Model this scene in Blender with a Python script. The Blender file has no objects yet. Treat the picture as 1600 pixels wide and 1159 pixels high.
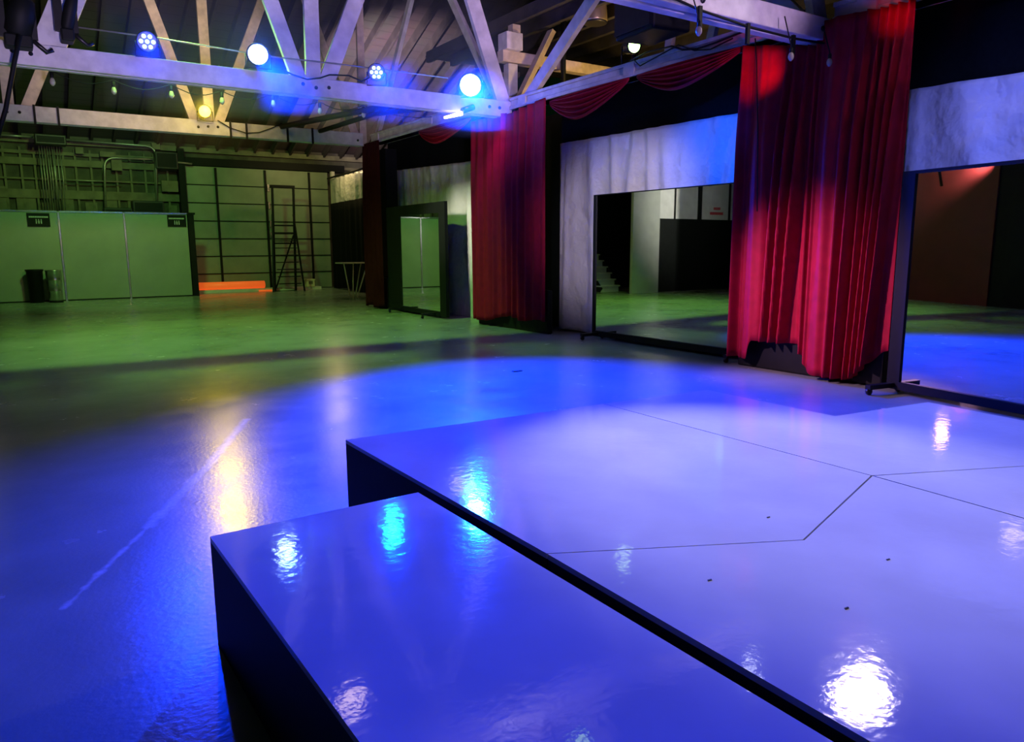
import bpy, bmesh, math, random
from mathutils import Vector, Matrix
random.seed(7)
S = bpy.context.scene
COL = S.collection
# ------------------------------------------------------------------ camera
H = 1.5; F = 1165.0; CX, CY = 800.0, 579.5
R = Matrix(((0.83288171, 0.09568781, -0.5451164), (-0.55342847, 0.13509842, -0.82186699), (-0.00499829, 0.98620092, 0.16547737)))
CAM = Vector((0, 0, H))
cd = bpy.data.cameras.new('camera'); cam = bpy.data.objects.new('camera', cd); COL.objects.link(cam)
cd.sensor_fit = 'HORIZONTAL'; cd.sensor_width = 36; cd.lens = 36 * F / 1600; cd.clip_start = .05; cd.clip_end = 200
cam.matrix_world = Matrix.Translation(CAM) @ R.to_4x4()
S.camera = cam
# measuring helpers: where a sight line meets a plane of the room
def ray(u, v): return R @ Vector((u - CX, -(v - CY), -F))
def ony(u, v, y): d = ray(u, v); return CAM + d * (y / d.y)
def onx(u, v, x): d = ray(u, v); return CAM + d * (x / d.x)
def onz(u, v, z): d = ray(u, v); return CAM + d * ((z - H) / d.z)
T1A = math.radians(3.4); T1S, T1C = math.sin(T1A), math.cos(T1A)   # middle truss turned askew on purpose, so its floor shadow slants
def t1(u, v, o=0): d = ray(u, v); return CAM + d * ((7.66 * T1S + (11.5 - o) * T1C) / (d.x * T1S + d.y * T1C))
# ------------------------------------------------------------------ materials
def mat(name, col, rough=.6, metal=0, spec=.5, nscale=0, namt=0, bump=0, bscale=40, emit=None, estr=0, col2=None, coat=0, trans=0, sheen=0, rvar=0):
    m = bpy.data.materials.new(name); m.use_nodes = True
    nt = m.node_tree; b = nt.nodes['Principled BSDF']; L = nt.links
    b.inputs['Base Color'].default_value = (*col, 1); b.inputs['Roughness'].default_value = rough
    b.inputs['Metallic'].default_value = metal; b.inputs['Specular IOR Level'].default_value = spec
    b.inputs['Coat Weight'].default_value = coat
    if sheen: b.inputs['Sheen Weight'].default_value = sheen
    if emit: b.inputs['Emission Color'].default_value = (*emit, 1); b.inputs['Emission Strength'].default_value = estr
    tc = nt.nodes.new('ShaderNodeTexCoord')
    if nscale:
        n = nt.nodes.new('ShaderNodeTexNoise'); n.inputs['Scale'].default_value = nscale; n.inputs['Detail'].default_value = 6
        L.new(tc.outputs['Object'], n.inputs['Vector'])
        r = nt.nodes.new('ShaderNodeValToRGB'); r.color_ramp.elements[0].position = .35; r.color_ramp.elements[1].position = .65
        c2 = col2 or tuple(c * (1 - namt) for c in col)
        r.color_ramp.elements[0].color = (*c2, 1); r.color_ramp.elements[1].color = (*col, 1)
        L.new(n.outputs['Fac'], r.inputs['Fac']); L.new(r.outputs['Color'], b.inputs['Base Color'])
        if rvar:
            mr = nt.nodes.new('ShaderNodeMapRange'); mr.inputs['To Min'].default_value = rough - rvar; mr.inputs['To Max'].default_value = rough + rvar
            L.new(n.outputs['Fac'], mr.inputs['Value']); L.new(mr.outputs['Result'], b.inputs['Roughness'])
    if bump:
        n2 = nt.nodes.new('ShaderNodeTexNoise'); n2.inputs['Scale'].default_value = bscale; n2.inputs['Detail'].default_value = 4
        L.new(tc.outputs['Object'], n2.inputs['Vector'])
        bp = nt.nodes.new('ShaderNodeBump'); bp.inputs['Strength'].default_value = bump; bp.inputs['Distance'].default_value = .02
        L.new(n2.outputs['Fac'], bp.inputs['Height']); L.new(bp.outputs['Normal'], b.inputs['Normal'])
    return m
def emis(name, col, s):
    return mat(name, tuple(min(1, c) for c in col), .3, emit=col, estr=s, nscale=0)
M = {}
M['chord'] = mat('painted timber', (.62, .6, .58), .55, nscale=6, namt=.25, bump=.15, bscale=18)
M['web'] = mat('pale timber', (.62, .52, .40), .6, nscale=7, namt=.3, bump=.15, bscale=25)
M['deckwood'] = mat('rafter timber', (.04, .036, .032), .7, nscale=4, namt=.4, bump=.2)
M['black'] = mat('matte black', (.006, .008, .007), .6, spec=.2, nscale=8, namt=.3)
M['blackmetal'] = mat('black metal', (.015, .016, .017), .35, metal=.3, nscale=12, namt=.3)
M['blackcloth'] = mat('black drape cloth', (.006, .008, .007), .95, spec=.1, nscale=20, namt=.3)
M['red'] = mat('crimson velvet', (.34, .006, .026), .7, spec=.15, nscale=9, namt=.2)
M['dimred'] = mat('old dark red cloth', (.05, .006, .007), .8, spec=.1, nscale=9, namt=.2)  # red drape cloth darkened in its colour for the dim far column
M['plastic'] = mat('milky plastic sheet', (.70, .70, .68), .30, spec=.6, nscale=1.6, namt=.15, bump=1.0, bscale=2.6)
M['plastic'].node_tree.nodes['Bump'].inputs['Distance'].default_value = .10
M['partition'] = mat('grey partition laminate', (.30, .36, .27), .35, nscale=1.3, namt=.12)
M['trimstrip'] = mat('aluminium strip', (.7, .7, .75), .25, metal=.9, nscale=5, namt=.1)
M['doorpanel'] = mat('garage door steel', (.26, .31, .22), .45, nscale=1.2, namt=.25)
M['conduit'] = mat('galvanised conduit', (.35, .36, .32), .4, metal=.6, nscale=10, namt=.2)
M['wallwood'] = mat('old wall boards', (.09, .095, .065), .8, nscale=2.2, namt=.55, bump=.3, bscale=10)
M['stud'] = mat('stud timber', (.19, .19, .12), .8, nscale=3, namt=.4)
M['galv'] = mat('galvanised can steel', (.55, .57, .55), .28, metal=.9, nscale=6, namt=.2)
M['mirror'] = mat('mirror silver', (.86, .9, .88), .012, metal=1)
M['white'] = mat('white paint', (.7, .7, .66), .5, nscale=3, namt=.15)
M['signwhite'] = mat('sign lettering', (.62, .66, .62), .5)
M['signred'] = mat('red sign lettering', (.55, .03, .04), .5)
M['brass'] = mat('brushed lamp metal', (.75, .6, .32), .35, metal=.7, nscale=5, namt=.2)
M['bulb'] = mat('clear bulb glass', (.42, .38, .32), .1, spec=.8, nscale=3, namt=.1)
M['pillar'] = mat('painted plaster', (.50, .52, .46), .6, nscale=2, namt=.15)
M['darkred'] = mat('dark red painted door', (.16, .012, .014), .5, nscale=2, namt=.2)
M['orange'] = mat('orange glowing tube', (.9, .2, .04), .4, emit=(1, .13, .02), estr=.55, nscale=3, namt=.1)
M['box'] = mat('cream carton', (.75, .66, .4), .6, nscale=5, namt=.15)
M['duct'] = mat('dark sheet duct', (.02, .022, .018), .5, nscale=3, namt=.3)
M['lilacpole'] = mat('white enamel', (.75, .72, .6), .4, nscale=4, namt=.1)
M['blueLED'] = emis('blue LED', (.55, .82, 1.0), 22)
M['blueLEDdim'] = emis('pale blue LED', (.45, .8, 1.0), 4)
M['cobaltLED'] = emis('cobalt LED', (.3, .6, 1.0), 4)
M['yellowLED'] = emis('amber lens', (1.0, .58, .05), 9)
M['whitelens'] = emis('flood lens', (1.0, .82, .78), 55)
M['smallwhite'] = emis('white LED', (.9, .95, 1.0), 14)
M['warmlens'] = emis('warm lens', (1.0, .72, .55), 9)
M['greenlens'] = emis('green lens', (.6, 1.0, .3), 6)
M['tipglow'] = emis('white tube glow', (1.0, .8, .75), 9)

def seg_dist(nt, vec, a, b):
    N, L = nt.nodes, nt.links
    def vm(op, x, y=None):
        n = N.new('ShaderNodeVectorMath'); n.operation = op
        for k, q in enumerate((x, y)):
            if q is None: continue
            if isinstance(q, tuple): n.inputs[k].default_value = q
            else: L.new(q, n.inputs[k])
        return n
    def mm(op, x, y=None, clamp=False):
        n = N.new('ShaderNodeMath'); n.operation = op; n.use_clamp = clamp
        for k, q in enumerate((x, y)):
            if q is None: continue
            if isinstance(q, (int, float)): n.inputs[k].default_value = q
            else: L.new(q, n.inputs[k])
        return n.outputs[0]
    ba = tuple(b[i] - a[i] for i in range(3)); bb = sum(c * c for c in ba)
    pa = vm('SUBTRACT', vec, tuple(a)).outputs[0]
    h = mm('DIVIDE', vm('DOT_PRODUCT', pa, ba).outputs['Value'], bb, True)
    sc = N.new('ShaderNodeVectorMath'); sc.operation = 'SCALE'; sc.inputs[0].default_value = ba; L.new(h, sc.inputs['Scale'])
    return vm('LENGTH', vm('SUBTRACT', pa, sc.outputs[0]).outputs[0]).outputs['Value'], mm
def floor_material():
    m = bpy.data.materials.new('polished concrete'); m.use_nodes = True
    nt = m.node_tree; N, L = nt.nodes, nt.links; b = N['Principled BSDF']
    tc = N.new('ShaderNodeNewGeometry'); P = tc.outputs['Position']
    n = N.new('ShaderNodeTexNoise'); n.inputs['Scale'].default_value = .55; n.inputs['Detail'].default_value = 7; n.inputs['Roughness'].default_value = .6; L.new(P, n.inputs['Vector'])
    r = N.new('ShaderNodeValToRGB'); r.color_ramp.elements[0].position = .3; r.color_ramp.elements[1].position = .7
    r.color_ramp.elements[0].color = (.19, .23, .18, 1); r.color_ramp.elements[1].color = (.33, .37, .31, 1)
    L.new(n.outputs['Fac'], r.inputs['Fac'])
    # wobble for the line marks
    wn = N.new('ShaderNodeTexNoise'); wn.inputs['Scale'].default_value = 9; L.new(P, wn.inputs['Vector'])
    mul = r
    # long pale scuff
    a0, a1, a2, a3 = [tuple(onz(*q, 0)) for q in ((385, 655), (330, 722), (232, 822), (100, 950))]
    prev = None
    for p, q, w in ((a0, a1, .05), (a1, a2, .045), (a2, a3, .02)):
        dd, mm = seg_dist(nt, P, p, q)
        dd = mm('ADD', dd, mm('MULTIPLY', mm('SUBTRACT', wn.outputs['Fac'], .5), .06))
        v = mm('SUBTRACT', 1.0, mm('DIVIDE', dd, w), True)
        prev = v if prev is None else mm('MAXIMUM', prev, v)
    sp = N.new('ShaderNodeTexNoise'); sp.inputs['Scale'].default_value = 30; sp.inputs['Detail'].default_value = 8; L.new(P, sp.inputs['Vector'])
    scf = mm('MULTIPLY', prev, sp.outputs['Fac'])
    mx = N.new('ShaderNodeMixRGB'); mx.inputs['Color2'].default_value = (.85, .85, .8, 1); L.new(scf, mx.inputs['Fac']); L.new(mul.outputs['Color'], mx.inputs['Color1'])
    L.new(mx.outputs['Color'], b.inputs['Base Color'])
    rr = N.new('ShaderNodeMapRange'); rr.inputs['To Min'].default_value = .12; rr.inputs['To Max'].default_value = .36
    n3 = N.new('ShaderNodeTexNoise'); n3.inputs['Scale'].default_value = 1.8; n3.inputs['Detail'].default_value = 9; n3.inputs['Roughness'].default_value = .7; L.new(P, n3.inputs['Vector'])
    L.new(n3.outputs['Fac'], rr.inputs['Value']); L.new(rr.outputs['Result'], b.inputs['Roughness'])
    bp = N.new('ShaderNodeBump'); bp.inputs['Strength'].default_value = .12; bp.inputs['Distance'].default_value = .01
    n4 = N.new('ShaderNodeTexNoise'); n4.inputs['Scale'].default_value = 38; n4.inputs['Detail'].default_value = 6; L.new(P, n4.inputs['Vector'])
    L.new(n4.outputs['Fac'], bp.inputs['Height']); L.new(bp.outputs['Normal'], b.inputs['Normal'])
    b.inputs['Specular IOR Level'].default_value = .5
    return m
M['floor'] = floor_material()
M['deck'] = mat('glossy deck paint', (.46, .46, .50), .07, spec=.55, nscale=2.2, namt=.12, bump=.035, bscale=22, rvar=.025)
def plank_material():
    m = bpy.data.materials.new('roof planks'); m.use_nodes = True
    nt = m.node_tree; N, L = nt.nodes, nt.links; b = N['Principled BSDF']; b.inputs['Roughness'].default_value = .75
    tc = N.new('ShaderNodeTexCoord'); mp = N.new('ShaderNodeMapping'); mp.inputs['Scale'].default_value = (.12, 1, 1)
    L.new(tc.outputs['Object'], mp.inputs['Vector'])
    w = N.new('ShaderNodeTexWave'); w.wave_type = 'BANDS'; w.bands_direction = 'Y'; w.wave_profile = 'SAW'
    w.inputs['Scale'].default_value = 1.05; w.inputs['Distortion'].default_value = .25; w.inputs['Detail'].default_value = 1
    L.new(mp.outputs['Vector'], w.inputs['Vector'])
    r = N.new('ShaderNodeValToRGB'); e = r.color_ramp.elements; e[0].position = 0; e[0].color = (.01, .01, .008, 1); e[1].position = .09; e[1].color = (.06, .054, .049, 1)
    L.new(w.outputs['Fac'], r.inputs['Fac'])
    n = N.new('ShaderNodeTexNoise'); n.inputs['Scale'].default_value = 1.3; n.inputs['Detail'].default_value = 5; L.new(tc.outputs['Object'], n.inputs['Vector'])
    mx = N.new('ShaderNodeMixRGB'); mx.blend_type = 'MULTIPLY'; mx.inputs['Fac'].default_value = .6; L.new(r.outputs['Color'], mx.inputs['Color1']); L.new(n.outputs['Color'], mx.inputs['Color2'])
    L.new(mx.outputs['Color'], b.inputs['Base Color'])
    return m
M['planks'] = plank_material()
# ------------------------------------------------------------------ mesh building
class MB:
    def __init__(s): s.bm = bmesh.new()
    def poly(s, vs, smooth=False):
        f = s.bm.faces.new([s.bm.verts.new(v) for v in vs]); f.smooth = smooth; return s
    def box(s, lo, hi):
        x0, y0, z0 = lo; x1, y1, z1 = hi
        return s.prism([(x0, y0), (x1, y0), (x1, y1), (x0, y1)], z0, z1)
    def prism(s, pts, z0, z1):
        a = sum(pts[i][0] * pts[(i + 1) % len(pts)][1] - pts[(i + 1) % len(pts)][0] * pts[i][1] for i in range(len(pts)))
        if a < 0: pts = pts[::-1]
        b = [s.bm.verts.new((x, y, z0)) for x, y in pts]; t = [s.bm.verts.new((x, y, z1)) for x, y in pts]
        s.bm.faces.new(b[::-1]); s.bm.faces.new(t)
        for i in range(len(pts)):
            j = (i + 1) % len(pts); s.bm.faces.new((b[i], b[j], t[j], t[i]))
        return s
    def bar(s, p, q, w, h, up=(0, 0, 1)):
        p, q = Vector(p), Vector(q); d = (q - p).normalized(); up = Vector(up)
        a = d.cross(up)
        if a.length < 1e-4: a = d.cross(Vector((1, 0, 0)))
        a.normalize(); c = a.cross(d).normalized(); a *= w / 2; c *= h / 2
        v = [s.bm.verts.new(o + k) for o in (p, q) for k in (-a - c, a - c, a + c, -a + c)]
        for f in ((3, 2, 1, 0), (4, 5, 6, 7), (0, 1, 5, 4), (1, 2, 6, 5), (2, 3, 7, 6), (3, 0, 4, 7)): s.bm.faces.new([v[i] for i in f])
        return s
    def tube(s, pts, r, seg=8, closed_ends=True):
        pts = [Vector(p) for p in pts]; rings = []; pa = None
        for i, p in enumerate(pts):
            d = (pts[min(i + 1, len(pts) - 1)] - pts[max(i - 1, 0)]).normalized()
            if pa is None:
                a = d.cross(Vector((0, 0, 1)))
                if a.length < 1e-3: a = d.cross(Vector((1, 0, 0)))
            else: a = pa - d * pa.dot(d)
            a.normalize(); pa = a; c = d.cross(a)
            rr = r[i] if isinstance(r, (list, tuple)) else r
            rings.append([s.bm.verts.new(p + (a * math.cos(2 * math.pi * k / seg) + c * math.sin(2 * math.pi * k / seg)) * rr) for k in range(seg)])
        for i in range(len(rings) - 1):
            for k in range(seg):
                f = s.bm.faces.new((rings[i][k], rings[i][(k + 1) % seg], rings[i + 1][(k + 1) % seg], rings[i + 1][k])); f.smooth = True
        if closed_ends: s.bm.faces.new(rings[0][::-1]); s.bm.faces.new(rings[-1])
        return s
    def lathe(s, prof, c=(0, 0, 0), axis=(0, 0, 1), seg=20):
        c = Vector(c); ax = Vector(axis).normalized(); a = ax.cross(Vector((0, 0, 1)))
        if a.length < 1e-3: a = Vector((1, 0, 0))
        a.normalize(); b = ax.cross(a); rings = []
        for r, h in prof:
            rings.append([s.bm.verts.new(c + ax * h + (a * math.cos(2 * math.pi * k / seg) + b * math.sin(2 * math.pi * k / seg)) * max(r, 1e-4)) for k in range(seg)])
        for i in range(len(rings) - 1):
            for k in range(seg):
                f = s.bm.faces.new((rings[i][k], rings[i][(k + 1) % seg], rings[i + 1][(k + 1) % seg], rings[i + 1][k])); f.smooth = True
        s.bm.faces.new(rings[0][::-1]); s.bm.faces.new(rings[-1])
        return s
    def grid(s, fn, nu, nv):
        g = [[s.bm.verts.new(fn(i / nu, j / nv)) for j in range(nv + 1)] for i in range(nu + 1)]
        for i in range(nu):
            for j in range(nv):
                f = s.bm.faces.new((g[i][j], g[i + 1][j], g[i + 1][j + 1], g[i][j + 1])); f.smooth = True
        return s
    def build(s, name, m, parent=None, bevel=0, solid=0):
        bm = s.bm; bm.normal_update()
        vs = [v.co for v in bm.verts]
        lo = Vector([min(v[i] for v in vs) for i in range(3)]); hi = Vector([max(v[i] for v in vs) for i in range(3)])
        org = Vector(((lo.x + hi.x) / 2, (lo.y + hi.y) / 2, lo.z))
        bmesh.ops.translate(bm, verts=bm.verts, vec=-org)
        bmesh.ops.recalc_face_normals(bm, faces=bm.faces)
        me = bpy.data.meshes.new(name); bm.to_mesh(me); bm.free(); me.materials.append(M[m] if isinstance(m, str) else m)
        o = bpy.data.objects.new(name, me); COL.objects.link(o)
        if parent: o.parent = parent; o.location = org - wloc(parent)
        else: o.location = org
        if bevel:
            b = o.modifiers.new('bevel', 'BEVEL'); b.width = bevel; b.segments = 2; b.limit_method = 'ANGLE'
        if solid:
            b = o.modifiers.new('thickness', 'SOLIDIFY'); b.thickness = solid; b.offset = 0
        return o
def wloc(o):
    v = Vector(o.location)
    while o.parent: o = o.parent; v += Vector(o.location)
    return v
def empty(name, loc=(0, 0, 0)):
    o = bpy.data.objects.new(name, None); COL.objects.link(o); o.location = loc; o.empty_display_size = .2; return o
def tag(o, label, cat, group=None, kind=None):
    o['label'] = label; o['category'] = cat
    if group: o['group'] = group
    if kind: o['kind'] = kind
    return o
def struct(o, label=None):
    o['kind'] = 'structure'
    if label: o['label'] = label
    return o
def thing(name, label, cat, loc, group=None): return tag(empty(name, loc), label, cat, group)
# ------------------------------------------------------------------ lights
def spot(name, loc, target, power, col, angle, blend=.5, size=.08, parent=None):
    d = bpy.data.lights.new(name, 'SPOT'); d.energy = power; d.color = col; d.spot_size = math.radians(angle); d.spot_blend = blend; d.shadow_soft_size = size
    o = bpy.data.objects.new(name, d); COL.objects.link(o); o.location = loc
    o.rotation_euler = (Vector(target) - Vector(loc)).to_track_quat('-Z', 'Y').to_euler(); return o
def point(name, loc, power, col, size=.1):
    d = bpy.data.lights.new(name, 'POINT'); d.energy = power; d.color = col; d.shadow_soft_size = size
    o = bpy.data.objects.new(name, d); COL.objects.link(o); o.location = loc; return o
w = bpy.data.worlds.new('world'); S.world = w; w.use_nodes = True
w.node_tree.nodes['Background'].inputs['Color'].default_value = (.02, .16, .05, 1); w.node_tree.nodes['Background'].inputs['Strength'].default_value = .02
# ================================================================== SETTING
struct(MB().box((-9, -7, -.1), (15, 29, 0)).build('floor', 'floor'), 'polished grey concrete floor')
# roof: planked slope falling to the back wall, flat over the middle
def roofz(y): return 5.0 + .4265 * (27.2 - max(y, 17.0)) if y < 27.2 else 5.0
rb = MB()
rb.poly([(-9, 17, roofz(17)), (15, 17, roofz(17)), (15, 27.5, 4.87), (-9, 27.5, 4.87)])
rb.poly([(-9, -7, roofz(17)), (15, -7, roofz(17)), (15, 17, roofz(17)), (-9, 17, roofz(17))])
ceil = struct(rb.build('ceiling', 'planks', solid=.03), 'planked timber roof sloping down to the back wall')
x = -1.3
for k in range(26):
    MB().bar((x, 17, roofz(17) - .15), (x, 27.3, 4.94 - .15), .07, .24).build('rafter', 'deckwood', ceil); x += .62
# back wall with studs and boards
wb = struct(MB().box((-9, 27.4, 0), (15, 27.6, 5.2)).build('wall_back', 'wallwood'), 'old timber stud wall behind the partition')
for k in range(17):
    xx = -1.0 + k * .37 + random.uniform(-.06, .06)
    if xx > 4.9: break
    MB().box((xx, 27.28, 2.3), (xx + .06, 27.4, 4.5)).build('stud', 'stud', wb)
for z, h, t in ((4.62, .16, .2), (4.3, .1, .14), (3.98, .2, .16), (3.0, .26, .14), (3.55, .05, .13)):
    MB().box((-2, 27.4 - t, z), (5.0 if z < 4.2 else 11.5, 27.4, z + h)).build('girt', 'stud', wb)
for k in range(9):
    xx = -.3 + k * .6; hh = random.uniform(.25, .75)
    MB().box((xx, 27.3, 2.6), (xx + random.uniform(.25, .5), 27.39, 2.6 + hh)).build('board', 'stud', wb)
MB().box((4.85, 27.0, 0), (5.05, 27.4, 4.7)).build('post', 'black', wb)
MB().box((5.0, 27.15, 4.2), (10.6, 27.4, 4.45)).build('lintel', 'black', wb)
# garage door
gd = struct(empty('door_1', (7.5, 27.2, 0)), 'grey green sectional garage door in the back wall')
for k in range(7):
    z0 = .02 + k * .595
    MB().box((5.08, 27.2, z0), (9.95, 27.26, z0 + .585)).box((5.08, 27.26, z0 + .01), (9.95, 27.27, z0 + .575)).build('door_section', 'doorpanel', gd, bevel=.01)
for xx in (6.03, 7.68, 9.25):
    MB().box((xx - .035, 27.15, .02), (xx + .035, 27.2, 4.15)).build('stile', 'black', gd)
for z0 in [.6 + k * .595 for k in range(6)]:
    MB().box((5.08, 27.17, z0 - .012), (9.95, 27.2, z0 + .012)).build('rail', 'black', gd)
for xx, z in ((7.75, 3.55), (7.75, 2.95), (7.78, 2.3), (7.78, 1.9)):
    MB().box((xx - .03, 27.1, z - .12), (xx + .03, 27.15, z + .12)).build('hinge', 'trimstrip', gd)
# the hall's left side, which the mirrors look back at
struct(MB().box((-1.72, 17.2, 0), (-.56, 17.3, 4.6)).build('wall_left', 'pillar'), 'pale painted pier reflected in the middle mirror')
struct(MB().box((-2.75, 9.0, 0), (-2.65, 14.95, 4.2)).box((-2.75, 6, 0), (-2.7, 9.0, 4.2)).build('wall_side', 'black'), 'black wall left of the hall')
struct(MB().box((-2.65, 12.35, 0), (-2.61, 14.9, 3.5)).build('door_2', 'darkred'), 'dark red door seen in the right-hand mirror')
struct(MB().box((-3.5, 19.9, 0), (-.4, 20.0, 4.5)).box((-9, 17.35, 0), (-1.7, 17.5, 2.32)).build('wall_alcove', 'black'), 'black wall behind the stairs')
wn = struct(empty('window_1', (-4, 17.3, 2.32)), 'row of milky panes over the black panels, reflected')
for x0, x1 in ((-2.52, -1.66), (-3.64, -2.55), (-5.2, -3.8), (-7, -5.25)):
    MB().box((x0, 17.36, 2.34), (x1, 17.4, 4.2)).build('pane', 'white', wn)
for xx, ww in ((-2.535, .03), (-3.72, .14), (-5.22, .05)):
    MB().box((xx - ww / 2, 17.3, 2.32), (xx + ww / 2, 17.42, 4.2)).build('mullion', 'black', wn)
sg = thing('wall_notice', 'white notice with red writing on milky pane in the middle mirror', 'sign', (-4.55, 17.3, 2.4))
MB().box((-4.95, 17.34, 2.42), (-4.2, 17.355, 2.8)).build('board', 'white', sg)
for z, xa, xb in ((2.66, -4.75, -4.4), (2.5, -4.9, -4.25)):
    b = MB(); xq = xa
    while xq < xb:
        ww = random.uniform(.03, .06); b.box((xq, 17.33, z), (xq + ww, 17.34, z + .09)); xq += ww + .015
    b.build('lettering', 'signred', sg)
stair = thing('staircase', 'short flight of pale steps in dark left of middle mirror', 'staircase', (-.7, 18.4, 0))
for k in range(6):
    MB().box((-1.15, 18.35 + k * .2, .17 + k * .2), (-.33, 18.62 + k * .2, .21 + k * .2)).build('tread', 'white', stair)
    MB().box((-1.12, 18.4 + k * .2, k * .2), (-.36, 18.42 + k * .2, .17 + k * .2)).build('riser', 'white', stair)
for xx in (-1.17, -.35):
    MB().bar((xx, 18.4, .05), (xx, 19.6, 1.25), .03, .2).build('stringer', 'black', stair)

# ================================================================== STAGE DECKS
Z = .434
def deck(label, pts, extra=0):
    c = (sum(p[0] for p in pts) / len(pts), sum(p[1] for p in pts) / len(pts), 0)
    t = thing('stage_deck', label, 'stage')
    return t
def make_deck(label, pts, z=Z):
    c = Vector((sum(p[0] for p in pts) / len(pts), sum(p[1] for p in pts) / len(pts)))
    t = thing('stage_deck', label, 'stage', (c.x, c.y, 0), 'glossy stage decks')
    MB().prism(pts, z - .02, z).build('deck_top', 'deck', t)
    MB().prism(pts, 0, z - .02).build('deck_base', 'black', t)
    return t
g = .0035
make_deck('glossy blue-lit narrow deck in front, nearest left, with black side', [(.520, 2.833), (1.392, 2.85), (1.385, -.6), (.55, -.6)])
make_deck('large glossy deck behind the narrow one, lit by white pool', [(1.463, 3.894), (3.272 - g, 3.81), (3.25 - g, 1.865 + g), (2.316, 1.568 + g), (1.468, 1.996 + g)])
make_deck('far L-shaped glossy deck pointing at the red drapes', [(3.272 + g, 3.81), (4.229, 3.744), (4.222, 2.691), (5.122, 2.584), (4.95, 1.12 + g), (3.25 + g, 1.865 + g)])
make_deck('wedge-shaped glossy deck at the bottom edge beside the black gap', [(1.468, 1.996 - g), (2.316, 1.568 - g), (3.25 - g, 1.863 - g), (3.13 - g, -.6), (1.44, -.6)])
make_deck('glossy deck at the right edge under the lavender light', [(3.252 + g, 1.86 - g), (4.95, 1.12 - g), (4.9, -.6), (3.13 + g, -.6)])

# ================================================================== TRUSSES
def truss(label, y, xs, zb, zt, webs, joints, end_post=None, thick=.26, wd=.09, wmat='web', cmat='chord', fl=0):
    t = thing('roof_truss', label, 'truss', ((xs[0] + xs[1]) / 2, y, zb))
    b = MB().box((xs[0], y, zb), (xs[1], y + thick * .42, zt)).box((xs[0], y + thick * .58, zb), (xs[1], y + thick, zt)).box((xs[0], y + thick * .42, zb + .03), (xs[1], y + thick * .58, zt - .03))
    b.build('bottom_chord', cmat, t, bevel=.012)
    MB().box((xs[0], y, 8.2), (xs[1], y + thick, 8.45)).build('top_chord', cmat, t)
    for (x0, z0, x1, z1, wdt) in webs:
        MB().bar((x0, y + thick * .5, z0), (x1, y + thick * .5, z1), wdt, wd, up=(0, 1, 0)).build('web_member', wmat, t)
    for xj, n in joints:
        for k in range(n):
            xx = xj + (k - (n - 1) / 2) * .2
            MB().lathe([(.028, 0), (.028, .012), (.016, .012), (.016, .03), (.0, .032)], (xx, y, (zb + zt) / 2 + random.uniform(-.03, .03)), (0, -1, 0), 8).build('bolt', 'blackmetal', t)
    return t
truss('lilac-lit near roof truss over the stage, above the wide red drapes', 5.2, (-3, 7.66), 3.66, 3.89,
      [(.6, 3.8, 2.4, 8.2, .22), (3.9, 3.8, 2.4, 8.2, .22), (4.15, 3.8, 4.15, 8.2, .22), (4.4, 3.8, 6, 8.2, .22), (7.6, 3.8, 6, 8.2, .22)], [(7.45, 1), (4.15, 3), (5.6, 1)], thick=.3)
mid_truss = truss('blue-lit middle roof truss carrying four blue lamps', 11.5, (-3, 7.66), 3.745, 4.02,
      [(.62, 3.95, 2.44, 8.2, .37), (3.93, 4.0, 2.44, 8.2, .22), (4.155, 3.8, 4.155, 8.2, .22), (4.34, 3.95, 6.03, 8.2, .24), (7.58, 3.9, 5.95, 8.2, .25), (-2.8, 4, -1.0, 8.2, .22)], [(.25, 3), (4.16, 3), (7.3, 2)], wmat='chord')
piv = Vector((7.66, 11.5, 3.745)); rot = Matrix.Rotation(-T1A, 4, 'Z') @ Matrix.Rotation(math.radians(.75), 4, 'Y')
mid_truss.matrix_world = Matrix.Translation(piv + (rot @ (Vector(mid_truss.location) - piv))) @ rot
far_truss = truss('amber-lit far roof truss carrying the yellow lamp', 17.5, (-3, 7.34), 3.893, 4.19,
      [(2.3, 8.2, 3.6, 4.05, .2), (3.86, 3.95, 3.86, 8.2, .2), (4.02, 4.1, 5.7, 8.2, .2), (7.2, 4.1, 5.7, 8.2, .19), (7.38, 3.9, 7.42, 8.2, .17), (.5, 4.1, 2.3, 8.2, .2), (.24, 4.0, .24, 8.2, .18)], [(3.8, 3), (.3, 2), (7.2, 1)])
# wall-line girders (run along the right side, from truss to truss)
def girder(label, x, y0, y1, z0, z1, webs=(), cmat='chord'):
    t = thing('wall_girder', label, 'beam', (x, (y0 + y1) / 2, z0))
    MB().box((x, y0, z0), (x + .25, y1, z1)).box((x - .03, y0, z1 - .05), (x + .27, y1, z1)).box((x - .03, y0, z0), (x + .27, y1, z0 + .06)).box((x - .03, y0, z0), (x, y0 + .25, z1)).build('bottom_chord', cmat, t, bevel=.008)
    for yq in (3.2, .5): MB().box((x - .04, y1 - yq, z0 + .02), (x - .01, y1 - yq + .22, z1 - .02)).build('splice_block', cmat, t)
    for (ya, za, yb, zb, wdt, mm_) in webs:
        MB().bar((x + .12, ya, za), (x + .12, yb, zb), .09, wdt).build('web_member', mm_, t)
    return t
girder('pale girder with cables above the red swag, between two trusses', 7.62, 5.5, 11.48, 3.87, 4.07,
       [(11.15, 4.0, 7.9, 6.2, .2, 'chord'), (5.6, 3.9, 7.9, 6.2, .2, 'web')])
girder('dark girder in shadow behind the blue lamp, toward the far truss', 7.5, 11.8, 17.4, 3.93, 4.16, [(11.9, 4.1, 14.6, 7.6, .14, 'chord'), (17.3, 4.1, 14.6, 7.6, .14, 'chord')])
girder('lilac girder over the wide red drapes running toward the camera', 7.62, -1, 5.19, 3.84, 4.05)
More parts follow.
